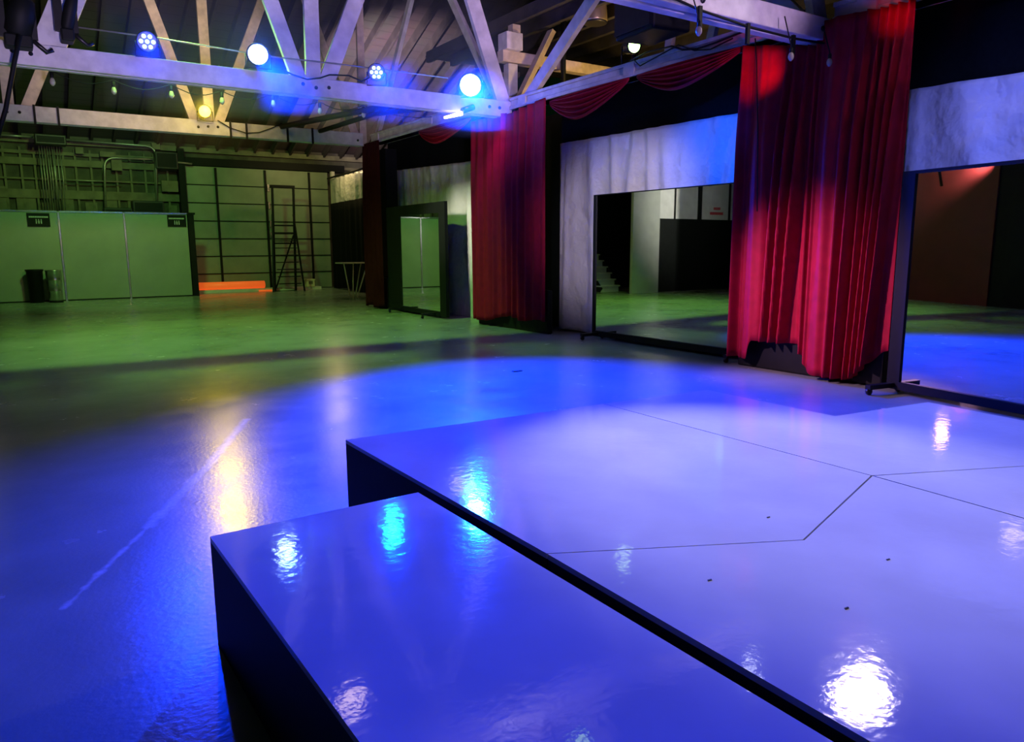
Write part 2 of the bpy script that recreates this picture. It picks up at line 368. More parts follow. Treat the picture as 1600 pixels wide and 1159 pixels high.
# right aisle: cross beam and post past the wall line
t = thing('aisle_truss', 'amber-lit timber beam with post beyond the right wall line', 'truss', (9.5, 12, 4.75))
MB().box((7.80, 12.0, 4.82), (12, 12.2, 5.02)).build('cross_beam', 'web', t, bevel=.01)
MB().box((7.93, 12.02, 4.15), (8.13, 12.18, 4.8)).build('stub_post', 'chord', t)
MB().box((8.0, 11.98, 5.3), (8.17, 12.14, 5.48)).build('post', 'web', t)
MB().box((7.82, 11.9, 5.02), (8.17, 12.2, 5.32)).build('post_foot', 'chord', t, bevel=.01)
MB().bar((8.1, 11.9, 4.2), (8.82, 11.9, 5.45), .09, .17, up=(0, 1, 0)).build('brace', 'web', t)
ac = struct(MB().box((8.3, 2, 5.72), (14, 16, 5.78)).build('ceiling_aisle', 'planks'), 'planked roof of the side aisle')
for xx in (8.05, 8.65, 9.3, 9.9, 10.55, 11.2, 11.9):
    MB().box((xx, 5, 5.5), (xx + .09, 15.5, 5.72)).build('purlin', 'deckwood', ac)
for xx, yy in ((9.35, 10.2), (9.1, 11.9)):
    MB().tube([(xx, yy, 4.0), (xx, yy, 5.7)], .05).build('hanger', 'black', ac)
# ================================================================== LAMPS
def par_lamp(label, pos, aim, mled, r=.12, leds=True, group=None, big=False, name='par_lamp', drop=None, cat='stage light'):
    pos = Vector(pos); d = (Vector(aim) - pos).normalized()
    t = thing(name, label, cat, pos, group)
    MB().lathe([(.03, -.34), (r * .7, -.32), (r * .95, -.22), (r, 0), (r * 1.08, .0), (r * 1.08, .025), (r * .9, .03), (r * .9, .0)], pos, d, 20).build('housing', 'blackmetal', t)
    if leds:
        a = d.cross(Vector((0, 0, 1))).normalized(); c = a.cross(d)
        for k in range(7):
            o = Vector((0, 0, 0)) if k == 0 else (a * math.cos(k * math.pi / 3) + c * math.sin(k * math.pi / 3)) * r * .58
            MB().lathe([(r * .22, .0), (r * .19, .02), (r * .08, .032)], pos + d * .004 + o, d, 10).build('led', mled, t)
    else:
        MB().lathe([(r * .92, .005), (r * .85, .03), (r * .5, .055), (r * .1, .062)], pos, d, 18).build('lens', mled, t)
    a = Vector((d.y, -d.x, 0)).normalized()
    dz = -.2 if drop is None else drop
    MB().tube([pos - d * .15 + a * (r * 1.15), pos - d * .15 + a * (r * 1.2) + Vector((0, 0, dz)), pos - d * .15 - a * (r * 1.2) + Vector((0, 0, dz)), pos - d * .15 - a * (r * 1.15)], .012, 6).build('yoke', 'blackmetal', t)
    return t, d
BL = (0, .03, 1.0)
gl = 'blue lamps along the middle truss'
lamps = [((230, 65), (.75, 2.3, 0), 1000, 'cobaltLED', True, .13, 'blue cluster lamp at the left end of the middle truss'),
         ((403, 85), (3.8, 5.2, 0), 9000, 'blueLED', False, .15, 'dazzling blue-white lamp above the amber lamp, on middle truss'),
         ((588, 113), (4.0, 3.2, 0), 2600, 'blueLEDdim', True, .125, 'small seven-LED blue lamp beside the grey post, middle truss'),
         ((735, 133), (3.2, 3.0, 0), 20000, 'blueLED', False, .19, 'largest dazzling blue-white lamp, at right end of middle truss')]
for q, aim, pw, ml, leds, r, lab in lamps:
    ang = {230: 30, 403: 40}.get(q[0], 62)
    p = t1(*q, .2)
    camdir = (CAM - p).normalized()
    t, d = par_lamp(lab, p, p + (CAM - p) * .9 if not leds else p + camdir, ml, r, leds, gl)
    spot('blue_beam', p + (Vector(aim) - p).normalized() * .12, aim, pw, BL, ang, .8, .1)
    if not leds: point('blue_spill', p + Vector((0, -.16, .02)), 32, (0, .06, 1), .08)  # added point light for the blue halo on the truss by the lens
    else: point('blue_spill', p + Vector((0, -.16, .02)), 12, (0, .06, 1), .08)
p = ony(320, 174, 17.25)
par_lamp('glowing yellow lamp at the joint of the far truss', p, CAM, 'yellowLED', .13, False)
spot('yellow_beam', p + (CAM - p).normalized() * .12, CAM, 330, (1, .70, .02), 60, .8, .1)
point('yellow_spill', p + Vector((0, -.25, .1)), 22, (1, .75, .1), .1)
# stage lamps on the near truss, seen only as reflections in the decks
par_lamp('white lamp under the near truss, mirrored in the wedge deck', (6.43, 4.9, 4.02), (2.2, 2.6, 1.2), 'smallwhite', .10, True, None)
par_lamp('green-yellow lamp under the near truss, mirrored at bottom edge', (4.0, 4.9, 4.0), (2, 1.5, .4), 'greenlens', .08, False, None)
t = thing('flood_lamp', 'big white flood lamp overhead, mirrored in the deck', 'stage light', (7.0, 3.94, 4.0))
fc = Vector((7.0, 3.94, 4.0)); fd = Vector((-5.4, -3.03, -3.57)).normalized(); fa = fd.cross(Vector((0, 0, 1))).normalized(); fu = fa.cross(fd)
MB().bar(fc - fd * .02, fc - fd * .22, .74, .56).build('housing', 'blackmetal', t, bevel=.03)
b = MB(); ring = [(-.27, .04), (-.1, -.24), (.08, -.2), (.3, .1), (.26, .2), (-.06, .24)]
f0 = [b.bm.verts.new(fc + fa * p + fu * q) for p, q in ring]; f1 = [b.bm.verts.new(fc + fa * p + fu * q + fd * .015) for p, q in ring]
b.bm.faces.new(f0[::-1]); b.bm.faces.new(f1)
for k in range(6): b.bm.faces.new((f0[k], f0[(k + 1) % 6], f1[(k + 1) % 6], f1[k]))
b.build('lens', 'whitelens', t)
t = thing('ceiling_spot_lamp', 'pinkish lamp overhead, mirrored in the narrow front deck', 'stage light', (2.48, 6.74, 4.0))  # added lamp, set overhead for the pinkish blob mirrored in the deck
MB().lathe([(.05, .3), (.16, .12), (.17, 0), (.15, .02)], (2.48, 6.74, 4.0)).build('lamp_shade', 'blackmetal', t)
MB().prism([(2.33, 6.65), (2.5, 6.58), (2.64, 6.75), (2.5, 6.9), (2.36, 6.82)], 3.97, 3.99).build('lens', 'warmlens', t)
# fixture standing on the girder, pendant, hanging black gear
par_lamp('greenish lamp with bare clamp on the pale girder', onx(990, 72, 7.66), (6, 4, 3.5), 'greenlens', .1, False, None, drop=-.235)
pp = onx(930, 34, 9)
t = thing('pendant_lamp', 'bell-shaped metal pendant lamp hanging beyond the girder', 'lamp', pp)
MB().lathe([(.21, -.02), (.215, .02), (.21, .12), (.19, .32), (.14, .46), (.07, .54), (.06, .66)], pp).build('lamp_shade', 'brass', t)
MB().lathe([(.20, -.035), (.215, -.02), (.21, .0)], pp).build('rim', 'blackmetal', t)  # black disc standing for the shaded inside of the bell
MB().tube([pp + Vector((0, 0, .6)), pp + Vector((0, 0, 1.0))], .02).build('stem', 'black', t)
bp = Vector((7.05, 7.45, 4.1))
t = thing('stage_speaker', 'black stage speaker hanging in front of the pale girder', 'speaker', bp)
MB().prism([(6.8, 7.1), (7.35, 7.0), (7.4, 7.75), (6.85, 7.85)], 4.12, 4.75).build('cabinet', 'black', t, bevel=.03)
MB().prism([(6.78, 7.15), (6.8, 7.1), (6.85, 7.83), (6.82, 7.83)], 4.17, 4.7).build('grille', 'blackmetal', t)
MB().tube([(7.1, 7.4, 4.75), (7.1, 7.4, 8.2)], .02).build('hanger', 'black', t)
# white beam of a hooded spot lamp, modelled as a glowing tube
p = ony(713, 180, 11.4)
t = thing('hanging_tube_lamp', 'thin glowing white tube under the middle truss by first drapes', 'lamp', p)
MB().tube([ony(694, 184, 11.6), ony(722, 177, 11.5)], [.02, .035], 8).build('tube', 'tipglow', t)
MB().tube([ony(722, 176, 11.5) + Vector((0, 0, .03)), ony(740, 172, 11.5) + Vector((0, 0, .05))], .05, 8).build('housing', 'blackmetal', t)
point('tube_spill', p + Vector((.1, -.15, -.1)), 6, (.15, .2, 1), .05)
# black moving heads at the upper left
for (u, v), lab, rr in (((24, 20), 'bulky black moving-head lamp atop the middle truss, far left', .15), ((101, 12), 'black clamp-mounted lamp on the wide white web member', .075)):
    p = t1(u, v, .25)
    t = thing('moving_head', lab, 'stage light', p)
    MB().lathe([(rr * .6, -.05), (rr, .02), (rr * 1.05, .25), (rr * .8, .42), (rr * .3, .46)], p + Vector((0, 0, -.25)), (.25, -.2, 1), 16).build('housing', 'black', t)
    MB().box(p + Vector((-rr, -.12, -.42)), p + Vector((rr, .14, -.27))).build('base', 'black', t, bevel=.02)
    for s in (-1, 1):
        MB().bar(p + Vector((s * rr * 1.1, 0, -.3)), p + Vector((s * rr * 1.1, 0, .12)), .05, .1).build('yoke_arm', 'blackmetal', t)
    MB().tube([p + Vector((rr, 0, -.3)), p + Vector((rr + .15, .05, -.42)), p + Vector((rr + .22, .05, -.38))], .03, 8).build('clamp', 'blackmetal', t)
hz = bpy.data.materials.new('stage haze'); hz.use_nodes = True  # added haze volumes that imitate lens glow around the lamps
nt = hz.node_tree; nt.nodes.remove(nt.nodes['Principled BSDF'])
pv = nt.nodes.new('ShaderNodeVolumePrincipled'); pv.inputs['Density'].default_value = .05; pv.inputs['Color'].default_value = (.9, .9, .9, 1); pv.inputs['Anisotropy'].default_value = .3
nt.links.new(pv.outputs['Volume'], nt.nodes['Material Output'].inputs['Volume'])
M['haze'] = hz
tag(MB().box((1.2, 10.2, 3.3), (7.22, 11.45, 5.4)).build('stage_haze', 'haze'), 'thin haze glowing around the lamps of the middle truss', 'haze', kind='stuff')
tag(MB().box((2.6, 16.4, 3.5), (5.0, 17.46, 5.4)).build('stage_haze', 'haze'), 'thin haze glowing around the yellow lamp of the far truss', 'haze', kind='stuff')
# festoon bulbs between the trusses
gb = 'festoon bulbs between the trusses'
bl = [((82, 127), 'festoon bulb nearest the left edge below the middle truss'), ((178, 141), 'second festoon bulb from the left, dark roof behind'),
      ((268, 147), 'festoon bulb just left of the yellow lamp'), ((347, 157), 'brighter festoon bulb just right of the yellow lamp'),
      ((427, 161), 'festoon bulb under the dazzling lamp of the middle truss'), ((500, 173), 'greenish festoon bulb over the far truss end'),
      ((568, 178), 'festoon bulb beside the dark girder'), ((693, 193), 'festoon bulb under the glowing white tube')]
cab = []
for q, lab in bl:
    p = ony(*q, 14.2); t = thing('festoon_bulb', lab, 'light bulb', p, gb)
    MB().lathe([(.012, -.07), (.034, -.045), (.042, -.015), (.034, .02), (.022, .05)], p).build('bulb', 'bulb', t)
    MB().lathe([(.026, .05), (.03, .06), (.03, .13), (.012, .14)], p).build('socket', 'black', t)
    cab.append(p + Vector((0, 0, .14)))
pts = []
for a, b in zip(cab, cab[1:]):
    for k in range(6):
        s = k / 6; pts.append(a.lerp(b, s) - Vector((0, 0, .12 * math.sin(math.pi * s) - .02)))
tag(MB().tube([pts[0] + Vector((-3, 0, .2))] + pts + [cab[-1], cab[-1] + Vector((.6, 0, .1))], .008, 6).build('festoon_cable', 'black'), 'thin black cable that strings the festoon bulbs together', 'cable')
for q, lab in (((1092, 47), 'clear festoon bulb under the near truss, left'), ((1236, 87), 'faint festoon bulb against the red drape'), ((1296, 96), 'festoon bulb at the drape seam, right end')):
    p = ony(*q, 5.0) ; t = thing('festoon_bulb', lab, 'light bulb', p, 'festoon bulbs by the near truss')
    MB().lathe([(.01, -.05), (.025, -.03), (.03, -.01), (.025, .015), (.014, .03)], p).build('bulb', 'bulb', t)
    MB().lathe([(.015, .03), (.017, .035), (.017, .07), (.008, .08)], p).build('socket', 'black', t)
    MB().tube([p + Vector((0, 0, .08)), Vector((p.x, p.y + .1, 3.75))], .006, 6).build('cord', 'black', t)
# cables and rails
tag(MB().tube([t1(118, 42, .08), t1(250, 60, .08), t1(420, 88, .08), t1(545, 102, .08), t1(700, 122, .08)], .011, 6).build('lighting_rail', 'conduit'), 'thin steel rail along the top of the middle truss', 'rail')
tag(MB().tube([t1(31, 55, .6), t1(22, 100, .6), t1(9, 170, .6), t1(-8, 230, .6)], .03, 6).build('hanging_cable', 'black'), 'black cable hanging down at the left edge', 'cable')
def cable(label, pts, r=.012, name='power_cord'): return tag(MB().tube(pts, r, 6).build(name, 'black'), label, 'cable')  # plain black cables on trusses, girder and drape
cable('black cable lying on the middle truss beside the web joint', [t1(u, v, .04) for u, v in ((440, 108), (458, 117), (480, 124), (500, 122), (515, 117), (545, 118), (565, 127), (580, 120))])
cable('black cable drooping beside the yellow lamp on the far truss', [ony(u, v, 17.44) for u, v in ((340, 188), (360, 200), (385, 208), (405, 207), (425, 200), (440, 193))])
cable('black cable with loops along the pale girder', [onx(u, v, 7.57) for u, v in ((985, 95), (1010, 82), (1050, 72), (1066, 78), (1090, 76), (1120, 66), (1160, 50))])
cable('slack black cable under the loop on the pale girder', [onx(u, v, 7.56) for u, v in ((990, 93), (1000, 103), (1020, 92), (1060, 70), (1085, 79), (1110, 77), (1145, 60))], .009)
nc = cable('black conduit clipped along the near truss face', [ony(u, v, 5.17) for u, v in ((1046, -6), (1092, 15), (1170, 42), (1240, 60), (1302, 70))], .012, 'conduit_cable')
for u, v in ((1093, 15), (1168, 42), (1239, 60), (1301, 70)):
    p = ony(u, v, 5.17); MB().box(p + Vector((-.02, -.02, -.16)), p + Vector((.02, .01, .03))).build('clip', 'black', nc)
cable('thin black cord hanging down the left of wide red drape', [onx(u, v, 7.25) for u, v in ((1180, 60), (1182, 95), (1184, 200), (1183, 330))], .007)
for u in (54, 91, 359, 384, 448, 487):
    q = ony(u, 180, 17.48); MB().box((q.x - .02, 17.465, 3.86), (q.x + .02, 17.5, 4.21)).build('strap', 'black', far_truss)
cable('dark pipe slanting up from the far truss to the middle one', [ony(440, 198, 17.2), ony(540, 178, 15), ony(650, 158, 12.2)], .06, 'pipe_rail')  # plain dark pipes between the trusses, not rails
cable('second dark pipe slanting under the middle truss', [ony(500, 205, 17.2), ony(585, 178, 14.5), ony(660, 170, 12.4)], .05, 'pipe_rail')

for lab, a, b, wd_ in (('pointed amber timber brace behind the girder, beside black speaker', (1044, 76), (1052, 18), .13), ('short amber timber brace behind the girder near the truss end', (1106, 62), (1120, 22), .12)):
    p, q = onx(*a, 8.35), onx(*b, 8.35); q.z = min(q.z, 5.4)
    tag(MB().bar((p.x, p.y, p.z - .25), q, .08, wd_).build('timber_brace', 'web'), label=lab, cat='brace')

# ================================================================== CURTAINS
def sm(a, b, x):
    x = max(0, min(1, (x - a) / (b - a))); return x * x * (3 - 2 * x)
def drape(name, label, cat, m, a, b, ztop, zbot, ridges, nrm, hem=None, gather=0, seed=0, nu=120, nv=40, group=None, wav=.012, ztop2=None, lean=0, deep=1.0):
    """hanging cloth from point a to b (plan), ridges = (u, width, depth, drift)"""
    rnd = random.Random(seed); a = Vector((*a, 0)); b = Vector((*b, 0)); n = Vector((*nrm, 0)).normalized()
    ph = [rnd.uniform(0, 6.28) for _ in range(6)]
    z2 = ztop if ztop2 is None else ztop2
    def fn(u, v):
        f = 0
        for (u0, wd, dp, dr) in ridges:
            f += dp * deep * math.exp(-((u - u0 - dr * v) / wd) ** 2) * (.55 + .45 * sm(0, .35, v))
        f += wav * (math.sin(u * 23 + ph[0] + v * 1.5) + .6 * math.sin(u * 51 + ph[1] - v * 2))
        uu = u + gather * v * (0.5 - u) + lean * v
        zb = zbot + (hem(u) if hem else .03 * math.sin(u * 9 + ph[2]))
        zt = ztop + (z2 - ztop) * u
        p = a.lerp(b, uu) + n * f; p.z = zt + (zb - zt) * v
        return p
    o = MB().grid(fn, nu, nv).build(name, m, solid=.006)
    return tag(o, label, cat, group)
W = (-1, 0)
# first column (under the middle truss)
drape('red_drape', 'left half of red drape wrapped on the first column', 'curtain', 'red', (7.48, 12.6), (7.48, 11.42), 3.8, .1,
      [(.05, .05, .06, 0), (.25, .1, .10, .0), (.5, .12, .08, -.03), (.72, .06, .1, 0), (.92, .05, .08, -.02)], W, seed=1, group='red drapes on the first column', hem=lambda u: .12 * sm(.4, 1, u))
drape('red_drape', 'right half of red drape on the first column, beside swag', 'curtain', 'red', (7.46, 11.36), (7.46, 10.2), 3.75, .22,
      [(.06, .05, .08, 0), (.22, .035, .11, .02), (.42, .05, .12, -.02), (.6, .04, .10, 0), (.8, .09, .09, 0), (.97, .04, .06, 0)], W, seed=2, group='red drapes on the first column', ztop2=3.86)
# second column (under the near truss)
drape('red_drape', 'left half of the wide red drape, hem cut high, near truss', 'curtain', 'red', (7.5, 6.25), (7.5, 5.28), 3.82, .14,
      [(.02, .03, .09, 0), (.17, .02, .03, 0), (.40, .17, .12, -.02), (.66, .024, .11, -.10), (.80, .024, .13, -.13), (.94, .024, .12, -.15)], W, seed=3, group='red drapes on the second column', ztop2=3.62,
      hem=lambda u: .24 * sm(.30, .42, u) - .02, deep=1.4)
drape('red_drape', 'right half of the wide red drape, smooth then tightly pleated', 'curtain', 'red', (7.52, 5.28), (7.52, 4.24), 3.85, .10,
      [(.03, .02, .05, .0), (.10, .025, .05, .02), (.30, .22, .12, .0), (.44, .03, .05, -.03), (.58, .022, .10, -.07), (.69, .017, .10, -.09), (.79, .017, .10, -.12), (.88, .018, .10, -.15), (.97, .02, .11, -.17)], W, seed=4, group='red drapes on the second column', ztop2=3.82,
      hem=lambda u: .22 * (1 - sm(0, .25, u)) + .35 * sm(.6, 1, u) - .05, nu=170, deep=1.4)
# far column
drape('red_drape', 'dim dark red drape on the far column past the first mirror', 'curtain', 'dimred', (7.42, 17.75), (7.42, 16.75), 3.95, .05,
      [(.1, .06, .08, 0), (.35, .07, .1, 0), (.6, .06, .1, 0), (.85, .07, .09, 0)], W, seed=5)
drape('black_drape', 'black cloth hanging between far column and first mirror', 'curtain', 'blackcloth', (7.66, 16.75), (7.66, 15.7), 2.2, .05,
      [(.2, .08, .06, 0), (.6, .09, .06, 0)], W, seed=15)
# columns under the drapes
for (y0, y1, lab) in ((10.25, 12.55, 'dark plinth and post inside the first red drapes'), (4.3, 6.2, 'dark plinth and post inside the wide red drapes'), (16.85, 17.7, 'dark plinth and post inside the far red drape')):
    t = thing('support_column', lab, 'column', (7.75, (y0 + y1) / 2, 0))
    MB().box((7.66, (y0 + y1) / 2 - .3, 0), (7.96, (y0 + y1) / 2 + .3, 3.8 if y0 > 10 else 3.62)).build('post', 'black', t)
    MB().box((7.54, y0, 0), (7.64, y1, .75)).build('plinth', 'black', t, bevel=.02)
# swags
def swag(label, y0, y1, z0, z1, drop, n, x=7.52, seed=0):
    rnd = random.Random(seed)
    def fn(u, v):
        s = math.sin(math.pi * u)
        zt = z0 + (z1 - z0) * u
        z = zt - .02 - drop * v * (s ** .8) - .03 * v
        xx = x - (.05 + .09 * v) * s + .055 * math.sin(v * n * 2 * math.pi) * (s ** .5)
        return Vector((xx, y0 + (y1 - y0) * (u + .04 * math.sin(2 * math.pi * u) * v), z))
    return tag(MB().grid(fn, 60, 60).build('curtain_swag', 'red', solid=.006), label, 'curtain', 'red swags under the girder')
swag('bright magenta swag of red cloth under the girder, left', 10.2, 8.3, 3.83, 3.86, .40, 5)
swag('dim red swag under the girder, right of the bright one', 8.15, 6.3, 3.86, 3.86, .33, 5, seed=1)
swag('barely lit red swag beyond the first column', 14.9, 12.7, 3.95, 3.93, .35, 4, seed=2)
# black bands above the plastic sheets
drape('black_drape', 'black cloth band behind the red swags', 'curtain', 'blackcloth', (8.3, 10.9), (8.3, 5.5), 4.05, 3.0, [(.2, .05, .03, 0), (.6, .05, .03, 0)], W, seed=6, nv=8)
drape('black_drape', 'black cloth band above the sheet behind first mirror', 'curtain', 'blackcloth', (8.3, 18.2), (8.3, 12.2), 4.35, 3.0, [(.3, .05, .03, 0), (.7, .05, .03, 0)], W, seed=7, nv=8)
drape('black_drape', 'large black cloth above the sheet at upper right corner', 'curtain', 'blackcloth', (8.3, 4.75), (8.3, .5), 5.4, 2.9, [(.3, .05, .03, 0), (.7, .05, .03, 0)], W, seed=8, nv=8)
for sx, y0, y1, zt in ((8.3, 12.9, 17.9, 3.5), ):
    pass
struct(MB().box((8.45, -1, 0), (8.55, 18.3, 3.85)).build('wall_right', 'black'), 'dark wall behind the plastic sheets and mirrors')
# milky plastic sheets
def sheet(label, a, b, ztop, ztop2, zbot, ridges, seed, nu=120, hem=None):
    return drape('plastic_sheet', label, 'plastic sheet', 'plastic', a, b, ztop, zbot, ridges, W, seed=seed, nu=nu, nv=50, ztop2=ztop2, wav=.006, hem=hem, group='milky sheets hung behind the mirrors')
sheet('crumpled milky sheet above and beside the middle mirror', (8.17, 10.75), (8.17, 6.3), 3.25, 3.2, .0,
      [(.02, .012, .06, 0), (.055, .02, .08, -.01), (.10, .03, .05, -.03), (.2, .03, .05, .02), (.31, .02, .07, .05), (.43, .025, .09, -.06), (.5, .02, .07, .05), (.57, .03, .08, .08), (.68, .05, .06, -.05), (.8, .03, .08, -.08), (.9, .03, .1, -.15), (.96, .02, .06, 0)], 9)
sheet('pleated milky sheet around the first mirror', (8.1, 17.9), (8.1, 13.0), 3.36, 3.2, .0,
      [(.08 + k * .07, .018, .05, .05) for k in range(7)] + [(.7, .05, .05, 0), (.85, .04, .09, .03), (.93, .03, .1, .04)], 10)
sheet('smooth milky sheet at right edge above the right-hand mirror', (8.17, 4.6), (8.17, 1.0), 3.12, 3.05, .0,
      [(.03, .02, .05, 0), (.14, .05, .09, .25), (.35, .08, .04, .1), (.6, .06, .05, 0)], 11)
# far right corner: hanging rod, sheet, black drape
ra, rb_ = ony(512, 279, 27.0), ony(575, 261, 22.5)
tag(MB().tube([ra, rb_], .035).build('curtain_rod', 'black'), 'dark rod carrying the far sheet beside the garage door', 'rod')
drape('plastic_sheet', 'far pale sheet in shadow under the rod', 'plastic sheet', 'plastic', (ra.x, 26.6), (rb_.x, 22.5), ra.z - .05, 2.95, [(.15 + .14 * k, .04, .07, 0) for k in range(6)], (-.9, -.3), seed=12, ztop2=rb_.z - .05, nv=10)
drape('black_drape', 'black cloth hung low in the far corner beside the garage door', 'curtain', 'blackcloth', (ra.x - .15, 26.4), (rb_.x - .1, 22.3), 3.02, .05, [(.15 + .14 * k, .04, .05, 0) for k in range(6)], (-.9, -.3), seed=13, nv=10)
tag(MB().box((10.0, 26.9, 2.6), (10.12, 27.05, 4.2)).build('door_post', 'lilacpole'), 'pale post at the upper right of the garage door', 'post')

# ================================================================== MIRRORS
def rolling_mirror(label, p0, p1, z0, z1, fl, fr, ft, fb, casters):
    p0, p1 = Vector((*p0, 0)), Vector((*p1, 0)); d = (p1 - p0).normalized(); n = Vector((d.y, -d.x, 0))
    if n.x > 0: n = -n
    t = thing('rolling_mirror', label, 'mirror', (p0 + p1) / 2, 'tall rolling mirrors along the right side')
    def slab(a, b, za, zb, front, back, name, m):
        q = [a + n * front, b + n * front, b - n * back, a - n * back]
        return MB().prism([(v.x, v.y) for v in q], za, zb).build(name, m, t)
    slab(p0, p1, z0, z1, 0, .02, 'mirror_glass', 'mirror')
    slab(p0 - d * fl, p0, z0 - fb, z1 + ft, .02, .05, 'frame', 'black')
    slab(p1, p1 + d * fr, z0 - fb, z1 + ft, .02, .05, 'frame', 'black')
    if ft: slab(p0 - d * 0, p1, z1, z1 + ft, .02, .05, 'frame', 'black')
    slab(p0 - d * 0, p1, z0 - fb, z0, .03, .05, 'frame', 'black')
    slab(p0, p1, z0, z1, -.025, .045, 'backing', 'black')
    for s in casters:
        c = p0.lerp(p1, s)
        ft_ = MB().bar(c + n * .36 + Vector((0, 0, z0 - fb * .5)), c - n * .10 + Vector((0, 0, z0 - fb * .5)), .06, .045).build('foot', 'blackmetal', t)
        for k in (.34, -.08):
            cc = c + n * k
            MB().lathe([(.012, -.02), (.032, -.018), (.035, 0), (.032, .018), (.012, .02)], cc + Vector((0, 0, .036)), d, 14).build('caster', 'blackmetal', ft_)
    return t
rolling_mirror('middle mirror in thin black frame between the two red columns', (7.846, 9.37), (7.885, 6.3), .13, 2.28, .05, .03, .012, .09, (.03, .97))
rolling_mirror('right-hand mirror in thick black frame at the right edge', (7.385, 4.02), (6.96, 1.45), .12, 2.17, .14, .05, .03, .08, (-.03, .9))
rolling_mirror('first and farthest mirror in wide black frame by pleated sheet', (7.468, 15.85), (7.415, 13.86), .14, 2.18, .75, .28, .22, .1, (.02, .9))

# ================================================================== PARTITION, SIGNS, BINS
PY = 25.1
gp = 'grey partition panels along the back'
for x0, x1, lab in ((-2.0, -.45, 'grey partition panel, reflected only, at left end'), (-.4, 1.2, 'left partition panel with black sign and bins before it'), (1.26, 2.87, 'plain middle partition panel without a sign'), (2.93, 4.64, 'right partition panel with black sign in its corner')):
    t = thing('partition_panel', lab, 'partition', ((x0 + x1) / 2, PY, 0), gp)
    MB().box((x0, PY, .03), (x1, PY + .05, 2.5)).build('panel', 'partition', t, bevel=.006)
    MB().box((x0, PY - .02, 2.5), (x1, PY + .07, 2.545)).build('top_rail', 'trimstrip', t)
    MB().box((x0, PY - .005, 0), (x1, PY + .055, .03)).build('kick_strip', 'black', t)
for x, lab in ((1.23, 'pale metal strip joining left and middle partition panels'), (2.9, 'pale metal strip joining middle and right partition panels')):
    tag(MB().box((x - .03, PY - .02, 0), (x + .03, PY + .06, 2.53)).build('joint_strip', 'trimstrip', bevel=.01), lab, 'trim', 'joint strips of the partition')
t = thing('end_post', 'dark post closing the right end of the partition', 'post', (4.74, 25.1, 0))
MB().box((4.66, 25.05, 0), (4.83, 25.25, 2.5)).build('post', 'black', t); MB().box((4.64, 25.03, 2.5), (4.87, 25.27, 2.56)).build('cap', 'black', t)
def sign(label, x0, x1, z0, z1):
    t = thing('door_sign', label, 'sign', ((x0 + x1) / 2, PY, z0), 'black signs on the partition')
    y = PY - .035
    pl = MB().box((x0, y, z0), (x1, y + .012, z1)).build('plate', 'black', t)
    w_ = x1 - x0
    b = MB(); xx = x0 + w_ * .08; r = random.Random(3)
    while xx < x1 - w_ * .1:
        ww = r.uniform(.012, .022); b.box((xx, y - .004, z1 - .125), (xx + ww, y, z1 - .085)); xx += ww + .006
    b.build('lettering', 'signwhite', pl)
    cx = (x0 + x1) / 2
    b = MB()
    for k in (-1, 0, 1):
        xc = cx + k * .06
        b.box((xc - .012, y - .004, z1 - .29), (xc + .012, y, z1 - .20)); b.lathe([(.013, 0), (.013, .004)], (xc, y, z1 - .18), (0, -1, 0), 10)
    b.box((cx - .075, y - .004, z1 - .25), (cx - .045, y, z1 - .225)); b.box((cx - .02, y - .004, z1 - .255), (cx + .02, y, z1 - .215))
    b.build('pictogram', 'signwhite', pl)
sign('black sign with pale figures on the left partition panel', .475, 1.016, 2.10, 2.47)
sign('black sign with pale figures at right end of the partition', 4.07, 4.6, 2.13, 2.48)
t = thing('trash_can', 'ribbed galvanised trash can before the partition', 'trash can', (.95, 24.6, 0))
MB().lathe([(.15, 0), (.17, .01), (.175, .3), (.185, .31), (.18, .33), (.19, .6), (.2, .61), (.195, .63), (.2, .86), (.212, .87), (.212, .9), (.19, .9), (.18, .6), (.16, .05)], (.95, 24.6, 0), seg=24).build('body', 'galv', t)
MB().lathe([(.17, 0), (.178, .02), (.176, .05)], (.95, 24.6, .0), seg=24).build('base_ring', 'black', t)
t = thing('black_bin', 'black plastic bin left of the galvanised can', 'trash can', (.5, 24.75, 0))
MB().lathe([(.16, 0), (.18, .02), (.2, .86), (.22, .88), (.22, .92), (.19, .92), (.17, .2)], (.5, 24.75, 0), seg=20).build('body', 'black', t)
MB().lathe([(.19, .86), (.185, .9)], (.5, 24.75, 0), seg=20).build('liner', 'blackcloth', t)

# ================================================================== BACK WALL SERVICES
def pipe(label, px, y=26.95, r=.035):
    pts = [ony(u, v, y) for u, v in px]; out = [pts[0]]
    for i in range(1, len(pts) - 1):
        a = pts[i] + (pts[i - 1] - pts[i]).normalized() * .3; b = pts[i] + (pts[i + 1] - pts[i]).normalized() * .3
        for k in range(6):
            s = k / 5; out.append((a * (1 - s) + pts[i] * s) * (1 - s) + (pts[i] * (1 - s) + b * s) * s)
    out.append(pts[-1])
    return tag(MB().tube(out, r, 8).build('conduit_pipe', 'conduit'), label, 'pipe', 'conduits on the back wall')
pipe('long conduit bending down behind the dark boxes', ((100, 218), (243, 229), (245, 325)))
pipe('inner conduit hoop bending twice to the left', ((165, 335), (163, 246), (240, 249)))
pipe('level conduit running right from the hoop', ((244, 250), (300, 256)))
pipe('thin low conduit across the studs', ((82, 281), (190, 284)), r=.02)
pipe('long level conduit at far upper left', ((-10, 210), (52, 214)))
b = MB(); rr = random.Random(5)
for k in range(9):
    xx = 1.0 + k * .065; b.tube([(xx, 26.9 - .05 * (k % 2), 4.7), (xx + rr.uniform(-.03, .03), 26.85, 3.6), (xx, 26.9, 2.5)], .018, 6)
tag(b.build('cable_bundle', 'conduit'), 'bundle of thin vertical cables on the back wall', 'cable')
